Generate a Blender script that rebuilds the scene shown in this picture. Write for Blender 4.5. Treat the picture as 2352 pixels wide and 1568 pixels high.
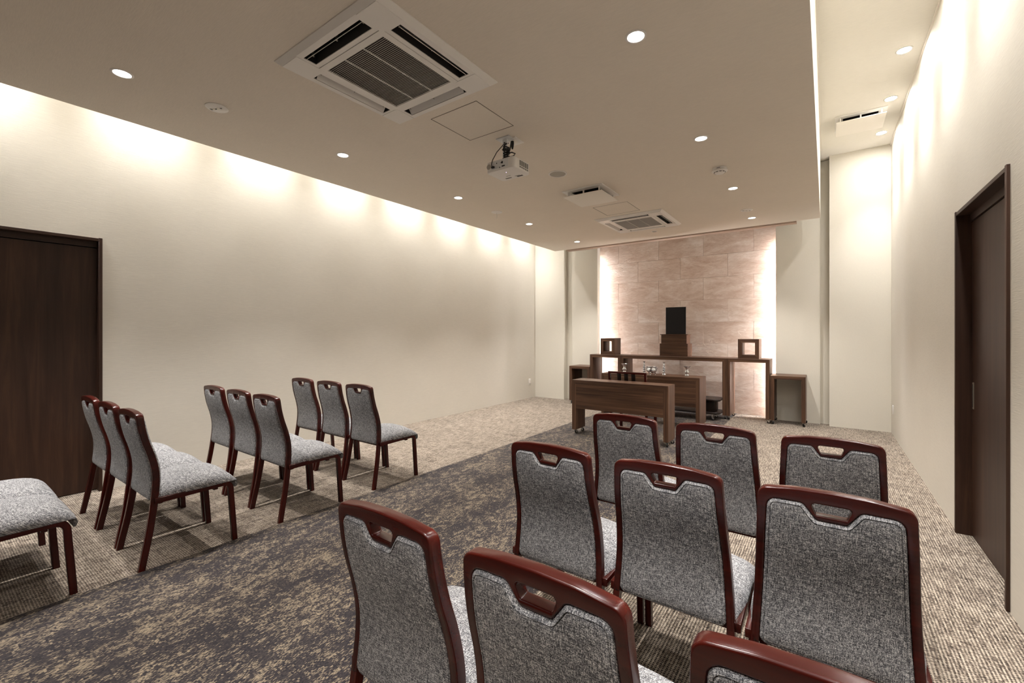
import bpy, bmesh, math, random
from mathutils import Vector, Matrix
random.seed(7)
for o in list(bpy.data.objects): bpy.data.objects.remove(o, do_unlink=True)
SC = bpy.context.scene
COL = SC.collection
R = math.radians
PI = math.pi

# ------------------------------------------------------------------ camera
FPX, CX, HY, VX, W, H = 1005.0, 1176.0, 766.0, 1897.0, 2352.0, 1568.0
cam = bpy.data.cameras.new('camera')
cam.sensor_width = 36.0
cam.lens = 36.0 * FPX / W
cam.shift_y = (HY - H / 2) / W
cam.clip_start = 0.02
camo = bpy.data.objects.new('camera', cam)
COL.objects.link(camo)
camo.location = (0, 0, 1.35)
camo.rotation_euler = (R(90), 0, math.atan2(VX - CX, FPX))
SC.camera = camo

# ------------------------------------------------------------------ world, exposure, light levels
wd = bpy.data.worlds.new('world'); SC.world = wd; wd.use_nodes = True
wd.node_tree.nodes['Background'].inputs[0].default_value = (1.0, 0.9, 0.8, 1)
wd.node_tree.nodes['Background'].inputs[1].default_value = 0.0
SC.view_settings.view_transform = 'Standard'
SC.view_settings.look = 'None'
SC.view_settings.exposure = 0.24
SC.view_settings.gamma = 1.0
SC.view_settings.use_curve_mapping = False
ISLAND_W = 185.0        # each downlight in the dropped ceiling
COVE_W = 175.0          # each wall-washing downlight in the raised coves
COVE_L = 390.0         # glow of their frosted lenses
LED_E = 205.0           # light strips beside the stone wall
WARM = (1.0, 0.96, 0.91)
COVEC = (1.0, 0.985, 0.965)
LEDC = (1.0, 0.96, 0.97)

# ------------------------------------------------------------------ room numbers (metres)
XL, XR = -5.067, 0.726          # side walls
YB, YF = 8.26, -1.9             # base wall behind the altar, wall behind the camera
ZC, ZI = 3.94, 2.985            # raised ceiling, dropped ceiling
IX0, IX1, IY1 = -4.372, -0.064, 7.56   # dropped ceiling outline
YST = 8.22                      # stone face

# ------------------------------------------------------------------ helpers
def lin(r, g, b):
    f = lambda c: (c / 255 / 12.92) if c / 255 <= 0.04045 else ((c / 255 + 0.055) / 1.055) ** 2.4
    return (f(r), f(g), f(b), 1.0)

class NT:
    def __init__(s, name):
        m = bpy.data.materials.new(name); m.use_nodes = True
        s.m = m; s.t = m.node_tree; s.b = s.t.nodes['Principled BSDF']
    def n(s, typ, ins=None, **kw):
        nd = s.t.nodes.new('ShaderNode' + typ)
        for k, v in kw.items(): setattr(nd, k, v)
        for k, v in (ins or {}).items(): s.set(nd, k, v)
        return nd
    def set(s, nd, k, v):
        i = nd.inputs[k]
        if isinstance(v, bpy.types.NodeSocket): s.t.links.new(v, i)
        else: i.default_value = v
    def math(s, op, a, b=None, c=None, clamp=False):
        nd = s.n('Math', operation=op); nd.use_clamp = clamp
        s.set(nd, 0, a)
        if b is not None: s.set(nd, 1, b)
        if c is not None: s.set(nd, 2, c)
        return nd.outputs[0]
    def coord(s, scale=(1, 1, 1), rot=(0, 0, 0), loc=(0, 0, 0)):
        if not hasattr(s, 'tc'): s.tc = s.n('TexCoord')
        mp = s.n('Mapping'); s.set(mp, 'Vector', s.tc.outputs['Object'])
        mp.inputs['Scale'].default_value = scale; mp.inputs['Rotation'].default_value = rot
        mp.inputs['Location'].default_value = loc
        return mp.outputs[0]
    def noise(s, vec, scale=1.0, detail=4.0, rough=0.55, dist=0.0):
        nd = s.n('TexNoise', {'Vector': vec, 'Scale': scale, 'Detail': detail, 'Roughness': rough, 'Distortion': dist})
        return nd.outputs['Fac']
    def ramp(s, fac, stops, interp='LINEAR'):
        nd = s.n('ValToRGB'); nd.color_ramp.interpolation = interp
        el = nd.color_ramp.elements
        while len(el) < len(stops): el.new(0.5)
        for e, (p, c) in zip(el, stops): e.position = p; e.color = c
        s.set(nd, 'Fac', fac)
        return nd.outputs[0]
    def mix(s, fac, a, b, mode='MIX'):
        nd = s.n('Mix', data_type='RGBA', blend_type=mode)
        s.set(nd, 0, fac); s.set(nd, 6, a); s.set(nd, 7, b)
        return nd.outputs[2]
    def bump(s, h, strength=0.3, dist=0.002):
        nd = s.n('Bump', {'Height': h, 'Strength': strength, 'Distance': dist})
        s.set(s.b, 'Normal', nd.outputs[0])
    def P(s, **kw):
        nm = dict(col='Base Color', rough='Roughness', metal='Metallic', spec='Specular IOR Level', coat='Coat Weight',
                  coatr='Coat Roughness', emc='Emission Color', ems='Emission Strength', sheen='Sheen Weight')
        for k, v in kw.items(): s.set(s.b, nm[k], v)
        return s.m

M = {}
def plain(name, col, rough=0.5, metal=0.0, spec=0.5, **kw):
    t = NT(name); M[name] = t.P(col=col, rough=rough, metal=metal, spec=spec, **kw)
def g(v): return (v, v, v, 1)

def wallpaper(name, col, rot, amt=0.06, streak=(14, 14, 230), bump=0.25):
    t = NT(name)
    n1 = t.noise(t.coord(streak, rot), 1.0, 3, 0.6)
    n2 = t.noise(t.coord((2.2, 2.2, 2.2)), 1.0, 2, 0.5)
    f = t.math('ADD', t.math('MULTIPLY', n1, 0.75), t.math('MULTIPLY', n2, 0.25))
    lo = tuple(c * (1 - amt) for c in col[:3]) + (1,); hi = tuple(min(1, c * (1 + amt)) for c in col[:3]) + (1,)
    t.P(col=t.ramp(f, [(0.3, lo), (0.7, hi)]), rough=0.75, spec=0.25)
    t.bump(n1, bump, 0.003)
    M[name] = t.m
WALLC = (0.73, 0.69, 0.615, 1)
wallpaper('paper_side', WALLC, (R(25), 0, 0), 0.05, (10, 14, 260), 0.2)
wallpaper('paper_ceiling', (0.76, 0.69, 0.60, 1), (0, 0, R(40)), 0.055, (22, 260, 22), 0.16)
wallpaper('paper_ceiling_lit', (0.76, 0.725, 0.655, 1), (0, 0, R(40)), 0.05, (16, 170, 16), 0.2)  # same paper as the dropped ceiling, colour lightened to stand in for cove light
wallpaper('paper_plain', (0.74, 0.70, 0.615, 1), (0, 0, 0), 0.02, (60, 60, 60), 0.08)

def wood(name, axis, dark, mid, light, rough=0.42, freq=26, coat=0.0, fine=0.5):
    t = NT(name)
    lo = 1.1
    sc = [freq] * 3; sc[axis] = lo
    sf = [freq * 9] * 3; sf[axis] = 5.0
    n1 = t.noise(t.coord(tuple(sc)), 1.0, 5, 0.62, 0.6)
    n2 = t.noise(t.coord(tuple(sf)), 1.0, 3, 0.6)
    sb = [freq * 0.22] * 3; sb[axis] = 0.5
    n3 = t.noise(t.coord(tuple(sb)), 1.0, 2, 0.5)
    f = t.math('ADD', t.math('MULTIPLY', n1, 0.62), t.math('ADD', t.math('MULTIPLY', n2, 0.2 * fine), t.math('MULTIPLY', n3, 0.28)))
    t.P(col=t.ramp(f, [(0.36, dark), (0.52, mid), (0.68, light)]), rough=rough, spec=0.32, coat=coat, coatr=0.2)
    t.bump(n2, 0.08, 0.001)
    M[name] = t.m
WD, WM, WLt = lin(54, 37, 27), lin(86, 61, 46), lin(120, 90, 68)
for i, a in enumerate('xyz'):
    wood('walnut_' + a, i, WD, WM, WLt, 0.42, 38)
    wood('mahogany_' + a, i, lin(44, 11, 7), lin(60, 15, 9), lin(78, 22, 13), 0.25, 16, 0.05, 0.6)
    wood('door_' + a, i, lin(44, 28, 20), lin(58, 38, 28), lin(76, 52, 38), 0.45, 20)
    wood('darkwood_' + a, i, lin(20, 12, 9), lin(28, 18, 14), lin(38, 25, 18), 0.35, 20)

def weave(t, A, B, pa, pb, fa, fb):
    """stitch-level noise: white noise per stitch, and slubs running along each thread in both directions"""
    ia = t.math('FLOOR', t.math('DIVIDE', A, pa)); ib = t.math('FLOOR', t.math('DIVIDE', B, pb))
    cv = t.n('CombineXYZ', {0: ia, 1: ib}); wn = t.n('TexWhiteNoise', {'Vector': cv.outputs[0]}, noise_dimensions='2D').outputs['Value']
    v1 = t.n('CombineXYZ', {0: t.math('MULTIPLY', ia, 0.737), 1: t.math('MULTIPLY', B, fb), 2: 3.1})
    v2 = t.n('CombineXYZ', {0: t.math('MULTIPLY', A, fa), 1: t.math('MULTIPLY', ib, 0.737), 2: 7.7})
    return wn, t.noise(v1.outputs[0], 1.0, 2, 0.6), t.noise(v2.outputs[0], 1.0, 2, 0.6)
def wsum(t, *terms):
    r = None
    for v, w in terms:
        m_ = t.math('MULTIPLY', v, w); r = m_ if r is None else t.math('ADD', r, m_)
    return r
def fabric():
    t = NT('fabric')
    sp = t.n('SeparateXYZ', {0: t.coord()})
    q = t.math('ADD', sp.outputs[1], sp.outputs[2])
    wn, n1, n2 = weave(t, sp.outputs[0], q, 0.0014, 0.0014, 58, 52)
    big = t.noise(t.coord((7, 7, 7)), 1.0, 2, 0.5)
    f = wsum(t, (wn, 0.34), (n1, 0.58), (n2, 0.54), (big, 0.08))
    c = t.ramp(f, [(0.57, lin(54, 54, 57)), (0.71, lin(96, 96, 99)), (0.84, lin(146, 145, 147)), (1.0, lin(216, 214, 212))])
    t.P(col=c, rough=0.9, spec=0.12, sheen=0.1)
    t.bump(f, 0.5, 0.003)
    M['fabric'] = t.m
fabric()

def carpet_light():
    t = NT('carpet_light')
    sx = t.n('SeparateXYZ', {0: t.coord()}); X, Y = sx.outputs[0], sx.outputs[1]
    wn, n1, n2 = weave(t, X, Y, 0.0062, 0.0055, 9, 9)
    def cells(c, per, edge):
        d = t.math('ABSOLUTE', t.math('SUBTRACT', t.math('FRACT', t.math('DIVIDE', c, per)), 0.5))
        return t.math('MULTIPLY', t.math('SUBTRACT', edge, d), 9.0, clamp=True)
    dots = t.math('MULTIPLY', cells(X, 0.0132, 0.30), cells(Y, 0.0110, 0.34))
    patch = t.noise(t.coord((5, 5, 1), (0, 0, 0.2)), 1.0, 3, 0.6)
    tone = t.noise(t.coord((2.5, 30, 1)), 1.0, 2, 0.5)
    f = t.math('SUBTRACT', wsum(t, (wn, 0.26), (n1, 0.72), (n2, 0.42), (patch, 0.18)), t.math('MULTIPLY', dots, 0.40))
    pale = t.mix(tone, lin(180, 166, 148), lin(172, 161, 148))
    nd = t.ramp(f, [(0.42, g(0)), (0.80, g(1))])
    mid = t.mix(t.ramp(f, [(0.47, g(0)), (0.69, g(1))]), lin(30, 24, 21), lin(108, 95, 84))
    col = t.mix(t.ramp(f, [(0.66, g(0)), (0.93, g(1))]), mid, pale)
    t.P(col=col, rough=0.95, spec=0.05, sheen=0.1)
    t.bump(f, 0.6, 0.004)
    M['carpet_light'] = t.m
carpet_light()

def carpet_dark():
    t = NT('carpet_dark')
    sx = t.n('SeparateXYZ', {0: t.coord()}); X, Y = sx.outputs[0], sx.outputs[1]
    wn, n1, n2 = weave(t, X, Y, 0.0036, 0.0075, 30, 34)
    a = t.noise(t.coord((90, 26, 1)), 1.0, 3, 0.7)
    b = t.noise(t.coord((26, 13, 1)), 1.0, 3, 0.6)
    c = t.noise(t.coord((5, 3, 1)), 1.0, 2, 0.5)
    f = wsum(t, (wn, 0.12), (n1, 0.34), (a, 0.26), (b, 0.42), (c, 0.22))
    dk = t.ramp(t.math('ADD', t.math('MULTIPLY', wn, 0.6), t.math('MULTIPLY', c, 0.4)), [(0.2, lin(36, 34, 39)), (0.8, lin(64, 58, 57))])
    lt = t.ramp(wn, [(0.1, lin(92, 85, 77)), (0.9, lin(138, 124, 105))])
    k = t.ramp(f, [(0.695, g(0)), (0.76, g(1))])
    t.P(col=t.mix(k, dk, lt), rough=0.95, spec=0.05, sheen=0.1)
    t.bump(f, 0.5, 0.004)
    M['carpet_dark'] = t.m
carpet_dark()

def stone():
    t = NT('stone')
    oi = t.n('ObjectInfo')
    off = t.n('VectorMath', operation='SCALE'); t.set(off, 0, (17.0, 3.0, 9.0)); t.set(off, 'Scale', oi.outputs['Random'])
    def vec(sc, rot=(0, 0, 0)):
        ad = t.n('VectorMath', operation='ADD'); t.set(ad, 0, t.coord(sc, rot)); t.set(ad, 1, off.outputs[0]); return ad.outputs[0]
    n1 = t.noise(vec((1.6, 2, 4.2), (0, 0.3, 0)), 1.0, 5, 0.6, 0.8)
    n2 = t.noise(vec((9, 6, 26), (0, 0.25, 0)), 1.0, 5, 0.65, 1.0)
    # cleft ridges
    r = t.math('ABSOLUTE', t.math('SUBTRACT', t.noise(vec((7, 4, 12), (0, -0.5, 0)), 1.0, 3, 0.5, 1.2), 0.5))
    ridge = t.math('SUBTRACT', 1.0, t.math('MULTIPLY', r, 16.0), clamp=True)
    ms = t.math('MULTIPLY', ridge, t.math('MULTIPLY', t.math('SUBTRACT', t.noise(vec((5, 5, 5)), 1.0, 2), 0.56), 7.0, clamp=True))
    f = t.math('ADD', t.math('MULTIPLY', n1, 0.65), t.math('MULTIPLY', n2, 0.35))
    col = t.ramp(f, [(0.33, lin(190, 161, 142)), (0.5, lin(212, 192, 177)), (0.66, lin(230, 218, 208))])
    col = t.mix(t.math('MULTIPLY', ms, 0.6), col, lin(236, 222, 210))
    t.P(col=col, rough=0.7, spec=0.2)
    t.bump(t.math('ADD', t.math('MULTIPLY', n2, 0.8), t.math('MULTIPLY', ms, 0.5)), 0.7, 0.011)
    M['stone'] = t.m
stone()

plain('white_plastic', lin(230, 226, 221), 0.42)
plain('white_matte', lin(234, 228, 218), 0.6)
plain('cool_white', lin(214, 214, 214), 0.4)
plain('grey_mesh', lin(170, 165, 155), 0.7)
plain('cavity', lin(24, 20, 18), 0.8)
plain('slot_grey', lin(70, 62, 58), 0.6)
plain('black_plastic', lin(15, 14, 14), 0.45)
plain('black_rubber', lin(16, 16, 17), 0.5)
plain('black_panel', lin(26, 25, 28), 0.32, spec=0.4)
plain('chrome', lin(200, 198, 195), 0.18, 1.0)
plain('silver', lin(222, 226, 234), 0.10, 1.0)
plain('steel', lin(190, 182, 168), 0.35, 1.0)
plain('seam', lin(86, 74, 62), 0.7)
plain('screen_bar', lin(182, 160, 144), 0.6)
plain('vent_grey', lin(120, 118, 112), 0.6)
plain('glass_bulb', lin(235, 230, 215), 0.1)
plain('lens', lin(255, 250, 240), 0.4, emc=(1.0, 0.96, 0.9, 1), ems=9.0)
plain('lens_cove', lin(255, 250, 240), 0.4, emc=COVEC + (1,), ems=COVE_L)
plain('led', lin(255, 250, 248), 0.4, emc=LEDC + (1,), ems=LED_E)
plain('pilot', lin(190, 170, 255), 0.4, emc=(0.75, 0.62, 1.0, 1), ems=3.0)

class MB:
    """collects shapes, then links them as one mesh object"""
    def __init__(s): s.v = []; s.f = []
    def add(s, vs, fs):
        k = len(s.v); s.v += [tuple(p) for p in vs]; s.f += [tuple(i + k for i in q) for q in fs]; return s
    def box(s, x0, x1, y0, y1, z0, z1):
        return s.add([(x0, y0, z0), (x1, y0, z0), (x1, y1, z0), (x0, y1, z0), (x0, y0, z1), (x1, y0, z1), (x1, y1, z1), (x0, y1, z1)],
                     [(0, 3, 2, 1), (4, 5, 6, 7), (0, 1, 5, 4), (1, 2, 6, 5), (2, 3, 7, 6), (3, 0, 4, 7)])
    def prism(s, poly, axis, a, b):
        """poly: 2-D points (the two other axes, in xyz order); extruded a..b along axis"""
        n = len(poly)
        def p3(p, t):
            q = list(p); q.insert(axis, t); return tuple(q)
        vs = [p3(p, a) for p in poly] + [p3(p, b) for p in poly]
        fs = [tuple(range(n)), tuple(range(2 * n - 1, n - 1, -1))]
        fs += [(i, i + n, (i + 1) % n + n, (i + 1) % n) for i in range(n)]
        return s.add(vs, fs)
    def lathe(s, prof, seg=24, cx=0, cy=0, cz=0):
        """prof: (radius, z) list"""
        vs = []; fs = []
        for r, z in prof:
            for i in range(seg):
                a = 2 * PI * i / seg; vs.append((cx + r * math.cos(a), cy + r * math.sin(a), cz + z))
        m = len(prof)
        for j in range(m - 1):
            for i in range(seg):
                k = (i + 1) % seg
                fs.append((j * seg + i, j * seg + k, (j + 1) * seg + k, (j + 1) * seg + i))
        fs.append(tuple(range(seg - 1, -1, -1))); fs.append(tuple((m - 1) * seg + i for i in range(seg)))
        return s.add(vs, fs)
    def tube(s, pts, rad, seg=8):
        pts = [Vector(p) for p in pts]; vs = []; fs = []; n = len(pts)
        rads = rad if isinstance(rad, (list, tuple)) else [rad] * n
        prev = None
        for i, p in enumerate(pts):
            d = (pts[min(i + 1, n - 1)] - pts[max(i - 1, 0)]).normalized()
            u = d.cross(Vector((0, 0, 1))) if prev is None else prev - d * prev.dot(d)
            if u.length < 1e-4: u = d.cross(Vector((1, 0, 0)))
            u.normalize(); w = d.cross(u); prev = u
            for k in range(seg):
                a = 2 * PI * k / seg; vs.append(p + (u * math.cos(a) + w * math.sin(a)) * rads[i])
        for i in range(n - 1):
            for k in range(seg):
                k2 = (k + 1) % seg
                fs.append((i * seg + k, i * seg + k2, (i + 1) * seg + k2, (i + 1) * seg + k))
        fs.append(tuple(range(seg - 1, -1, -1))); fs.append(tuple((n - 1) * seg + k for k in range(seg)))
        return s.add(vs, fs)
    def sweep(s, pts, sec):
        """loft through rectangles: pts = list of four-corner lists"""
        vs = []; fs = []; n = len(sec)
        for q in sec: vs += q
        m = len(sec[0])
        for i in range(n - 1):
            for k in range(m):
                k2 = (k + 1) % m
                fs.append((i * m + k, i * m + k2, (i + 1) * m + k2, (i + 1) * m + k))
        fs.append(tuple(range(m - 1, -1, -1))); fs.append(tuple((n - 1) * m + k for k in range(m)))
        return s.add(vs, fs)
    def mesh(s, name, bevel=0.0, seg=2, smooth=False, angle=40):
        me = bpy.data.meshes.new(name); me.from_pydata(s.v, [], s.f)
        bm = bmesh.new(); bm.from_mesh(me)
        bmesh.ops.recalc_face_normals(bm, faces=bm.faces)
        if bevel:
            ed = [e for e in bm.edges if len(e.link_faces) == 2 and e.calc_face_angle(0) > R(angle)]
            bmesh.ops.bevel(bm, geom=ed, offset=bevel, segments=seg, affect='EDGES', profile=0.5, clamp_overlap=True)
        bm.to_mesh(me); bm.free()
        if smooth or bevel:
            me.polygons.foreach_set('use_smooth', [True] * len(me.polygons)); me.set_sharp_from_angle(angle=R(38))
        return me
    def build(s, name, mat, parent=None, bevel=0.0, seg=2, smooth=False, loc=None, world=False, angle=40):
        if world and parent is not None:
            b = parent
            off = Vector((0, 0, 0))
            while b is not None: off += b.location; b = b.parent
            s.v = [tuple(Vector(p) - off) for p in s.v]
        if loc is not None and parent is None:
            s.v = [tuple(Vector(p) - Vector(loc)) for p in s.v]
        return link(name, s.mesh(name, bevel, seg, smooth, angle), mat, parent, loc if parent is None else None)

def link(name, me, mat, parent=None, loc=None):
    if mat and not me.materials: me.materials.append(M[mat])
    o = bpy.data.objects.new(name, me); COL.objects.link(o)
    if parent is not None: o.parent = parent
    if loc is not None: o.location = loc
    return o
def tag(o, label=None, cat=None, group=None, kind=None):
    for k, v in (('label', label), ('category', cat), ('group', group), ('kind', kind)):
        if v: o[k] = v
    return o
def thing(name, label, cat, loc=(0, 0, 0), rz=0.0, group=None):
    o = bpy.data.objects.new(name, None); COL.objects.link(o); o.empty_display_size = 0.1
    o.location = loc; o.rotation_euler = (0, 0, rz)
    return tag(o, label, cat, group)
KIDS = {}
def copy_tree(o, parent=None):
    c = o.copy(); COL.objects.link(c)
    if parent is not None: c.parent = parent
    for ch in list(o.children): copy_tree(ch, c)
    return c
def struct(o): o['kind'] = 'structure'; return o
def grid_plate(rect, holes):
    """cells of a rectangle with rectangular holes cut out: list of (a0,a1,b0,b1)"""
    a0, a1, b0, b1 = rect
    xs = sorted({a0, a1, *[h[0] for h in holes], *[h[1] for h in holes]}); ys = sorted({b0, b1, *[h[2] for h in holes], *[h[3] for h in holes]})
    out = []
    for i in range(len(xs) - 1):
        for j in range(len(ys) - 1):
            cx, cy = (xs[i] + xs[i + 1]) / 2, (ys[j] + ys[j + 1]) / 2
            if not any(h[0] < cx < h[1] and h[2] < cy < h[3] for h in holes): out.append((xs[i], xs[i + 1], ys[j], ys[j + 1]))
    return out
def plate_mesh(rect, holes, z0, z1, name, weld=True):
    """flat plate with rectangular through-holes, z0..z1"""
    bm = bmesh.new()
    cache = {}
    def V(x, y):
        k = (round(x, 5), round(y, 5))
        if k not in cache: cache[k] = bm.verts.new((x, y, z0))
        return cache[k]
    for (x0, x1, y0, y1) in grid_plate(rect, holes): bm.faces.new((V(x0, y0), V(x1, y0), V(x1, y1), V(x0, y1)))
    r = bmesh.ops.extrude_face_region(bm, geom=bm.faces[:])
    bmesh.ops.translate(bm, verts=[e for e in r['geom'] if isinstance(e, bmesh.types.BMVert)], vec=(0, 0, z1 - z0))
    bmesh.ops.recalc_face_normals(bm, faces=bm.faces)
    me = bpy.data.meshes.new(name); bm.to_mesh(me); bm.free()
    return me

# ------------------------------------------------------------------ floor
struct(MB().box(XL - 0.2, XR + 0.2, YF - 0.2, YB + 0.1, -0.1, 0).build('floor', 'carpet_light'))
o = MB().box(-3.146, -1.226, YF, YST, -0.002, 0.0025).build('floor_aisle', 'carpet_dark'); struct(o)

# ------------------------------------------------------------------ walls with door openings
def wall_x(name, x0, x1, y0, y1, z1, d):
    m = MB(); (dy0, dy1, dz) = d
    m.box(x0, x1, y0, dy0, 0, z1); m.box(x0, x1, dy1, y1, 0, z1); m.box(x0, x1, dy0, dy1, dz, z1)
    return struct(m.build(name, 'paper_side'))
LD = (-0.05, 0.985, 2.145)      # left door opening
RD = (3.15, 4.165, 2.150)       # right door opening
wall_x('wall_left', XL - 0.2, XL, YF, YB, ZC, LD)
wall_x('wall_right', XR, XR + 0.2, YF, YB, ZC, RD)
struct(MB().box(XL - 0.2, XR + 0.2, YF - 0.15, YF, 0, ZC).build('wall_front', 'door_z'))  # unseen wall; dark wood chosen to dim light bounced from behind the camera
wb = struct(MB().box(XL - 0.2, XR + 0.2, YB, YB + 0.12, 0, ZC).build('wall_back', 'paper_plain'))
struct(MB().box(XL, IX0 + 0.003, 7.92, YB, 0, ZC).build('wall_pier_left', 'paper_plain'))
struct(MB().box(0.041, XR, 7.885, YB, 0, ZC).build('wall_pier_right', 'paper_plain'))
# cream panels that hide the light strips: an L in plan
PLX, PRX = -3.664, -0.640
m = MB().prism([(IX0, 8.05), (-4.228, 8.05), (-4.228, 8.0), (PLX, 8.0), (PLX, 8.125), (PLX - 0.17, 8.125), (PLX - 0.17, YB), (IX0, YB)], 2, 0, ZC - 0.005)
struct(m.build('wall_panel_left', 'paper_plain'))
m = MB().prism([(PRX, 8.0), (-0.07, 8.0), (-0.07, 8.05), (0.045, 8.05), (0.045, YB), (PRX + 0.17, YB), (PRX + 0.17, 8.125), (PRX, 8.125)], 2, 0, ZC - 0.005)
struct(m.build('wall_panel_right', 'paper_plain'))
# stone slabs, each its own tile
TX = 0.7815
rows = [(0.0, 0.398)] + [(0.398 + 0.387 * k, 0.398 + 0.387 * (k + 1)) for k in range(9)]
lo, hi = PLX - 0.165, PRX + 0.165
for j, (z0, z1) in enumerate(rows):
    base = -3.316 if (j % 2 == 1) else -3.316 + TX / 2
    if z0 > 3.85: break
    cuts = sorted({lo, hi, *[base + TX * k for k in range(-2, 7) if lo + 0.02 < base + TX * k < hi - 0.02]})
    for a, b in zip(cuts, cuts[1:]):
        gp = 0.0010
        f = YST + random.uniform(-0.0008, 0.0006)
        cx, cz = (a + b) / 2, (z0 + z1) / 2
        m = MB().box(a + gp - cx, b - gp - cx, f - YST, YB - YST - 0.004, z0 + gp - cz, min(z1, ZC - 0.01) - gp - cz)
        t = m.build('stone_tile', 'stone', None, bevel=0.0012, seg=1)
        t.parent = wb; t.location = (cx, YST, cz)

# ceilings: raised one, and the dropped one with openings for the fittings
AC1, AC2 = (-2.21, 1.778), (-2.222, 6.27)
HA1, HA2, DF1, DF2 = (-2.222, 2.577, 0.455), (-2.231, 5.462, 0.465), (-2.222, 4.672, 0.47), (0.332, 6.755, 0.46)
sq = lambda c, s: (c[0] - s / 2, c[0] + s / 2, c[1] - s / 2, c[1] + s / 2)
me = plate_mesh((XL - 0.2, XR + 0.2, YF - 0.15, YB + 0.12), [sq(DF2, 0.34)], ZC, ZC + 0.12, 'ceiling_cove')
struct(link('ceiling_cove', me, 'paper_ceiling_lit'))
me = plate_mesh((IX0, IX1, YF, IY1), [sq(AC1, 0.86), sq(AC2, 0.86), sq(HA1, HA1[2]), sq(HA2, HA2[2]), sq(DF1, 0.34)], ZI, ZI + 0.03, 'ceiling')
ce = struct(link('ceiling', me, 'paper_ceiling'))
m = MB()
e = 0.03
m.box(IX0, IX0 + e, YF, IY1, ZI + 0.03, ZC); m.box(IX1 - e, IX1, YF, IY1, ZI + 0.03, ZC); m.box(IX0, IX1, IY1 - e, IY1, ZI + 0.03, ZC)
m.build('fascia', 'paper_plain', ce)
struct(MB().box(XR - 0.012, XR, YF, 7.885, ZC - 0.014, ZC).build('trim_1', 'white_matte'))
struct(MB().box(XL, XL + 0.012, YF, 7.92, ZC - 0.014, ZC).build('trim_2', 'white_matte'))
struct(MB().box(IX1, IX1 + 0.012, YF, IY1, ZC - 0.014, ZC).build('trim_3', 'white_matte'))
tag(MB().box(-4.15, -0.35, 7.60, 7.72, 2.972, 3.05).build('screen_bar', 'screen_bar', bevel=0.004, loc=(-2.25, 7.66, 2.972)),
    'long slim brown roller bar just behind the dropped ceiling edge', 'screen bar')

# doors: side 'L' opens in the left wall, 'R' in the right
def door(name, x, sgn, d, handle):
    """x = wall face, sgn = +1 when the wall body lies at larger x"""
    dy0, dy1, dz = d
    X = lambda a: x + sgn * a
    rng = lambda a, b: (min(X(a), X(b)), max(X(a), X(b)))
    leaf = MB().box(*rng(0.066, 0.106), dy0 + 0.002, dy1 - 0.002, 0.006, dz - 0.058).build(name, 'door_z', bevel=0.001, seg=1)
    struct(leaf)
    c, pr = 0.022, 0.014
    for (a, b) in ((dy0 - c + 0.002, dy0 + 0.004), (dy1 - 0.004, dy1 + c - 0.002)):
        MB().box(*rng(-pr, 0.15), a, b, 0, dz + 0.024).build('jamb', 'door_z', leaf, bevel=0.0015, seg=1)
    MB().box(*rng(-pr + 0.004, 0.15), dy0 + 0.004, dy1 - 0.004, dz - 0.004, dz + 0.02).build('head_jamb', 'door_y', leaf, bevel=0.0015, seg=1)
    MB().box(*rng(0.058, 0.112), dy0 + 0.004, dy1 - 0.004, dz - 0.052, dz - 0.004).build('head_rail', 'door_y', leaf)
    MB().box(*rng(0.108, 0.15), dy0, dy1, 0, dz).build('backing', 'cavity', leaf)
    if handle:
        hy, z0, z1 = handle
        h = MB().box(*rng(0.062, 0.068), hy - 0.014, hy + 0.014, z0, z1).build('pull_handle', 'steel', leaf, bevel=0.002)
        MB().box(*rng(0.0612, 0.064), hy - 0.007, hy + 0.007, z0 + 0.012, z1 - 0.012).build('pull_recess', 'slot_grey', h)
    return leaf
door('door_1', XL, -1, LD, None)
door('door_2', XR, 1, RD, (4.122, 0.852, 1.028))

# ------------------------------------------------------------------ downlights
DL = {}
def downlight(label, loc, watts, colour, size, blend, group, soft=0.04, rr=0.058, lens='lens'):
    t = thing('downlight', label, 'ceiling light', loc, 0, group)
    key = lens
    if key not in DL:
        ring = MB().lathe([(rr, 0.0), (rr, -0.003), (rr - 0.003, -0.0045), (rr - 0.012, -0.004), (rr - 0.0125, -0.001), (rr - 0.0125, 0.0)], 32).mesh('trim_ring', smooth=True)
        lm = MB().lathe([(0.001, -0.0012), (rr - 0.0135, -0.0012), (rr - 0.0135, -0.0004), (0.001, -0.0004)], 28).mesh('lens')
        DL[key] = (ring, lm)
    link('trim_ring', DL[key][0], 'white_plastic', t)
    link('lens', DL[key][1], lens, t)
    ld = bpy.data.lights.new('downlight_lamp', 'SPOT')
    ld.energy = watts; ld.color = colour; ld.spot_size = R(size); ld.spot_blend = blend; ld.shadow_soft_size = soft
    lo_ = bpy.data.objects.new('downlight_lamp', ld); COL.objects.link(lo_); lo_.parent = t; lo_.location = (0, 0, -0.012)
    return t
IG = 'downlights in the dropped ceiling'
ordn = ['first', 'second', 'third', 'fourth', 'fifth']
for k in range(-1, 5):
    y = 0.806 + 1.5475 * k
    if k < 0: lab = 'round recessed downlight behind the viewer in the row nearest the left wall'
    else: lab = 'lit round downlight, %s from the left door in row nearest left wall' % ordn[k]
    downlight(lab, (-3.594, y, ZI), ISLAND_W, WARM, 94, 0.8, IG)
for k in range(-1, 5):
    y = 0.806 + 1.5475 * k
    if k < 1: lab = 'round recessed downlight overhead or behind the viewer, out of the photo'
    else: lab = 'lit round downlight, %s from the viewer in right-hand row of dropped ceiling' % ordn[k - 1]
    downlight(lab, (-0.850, y, ZI), ISLAND_W, WARM, 94, 0.8, IG)
YC = [7.365 - 1.0135 * k for k in range(9)]
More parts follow.
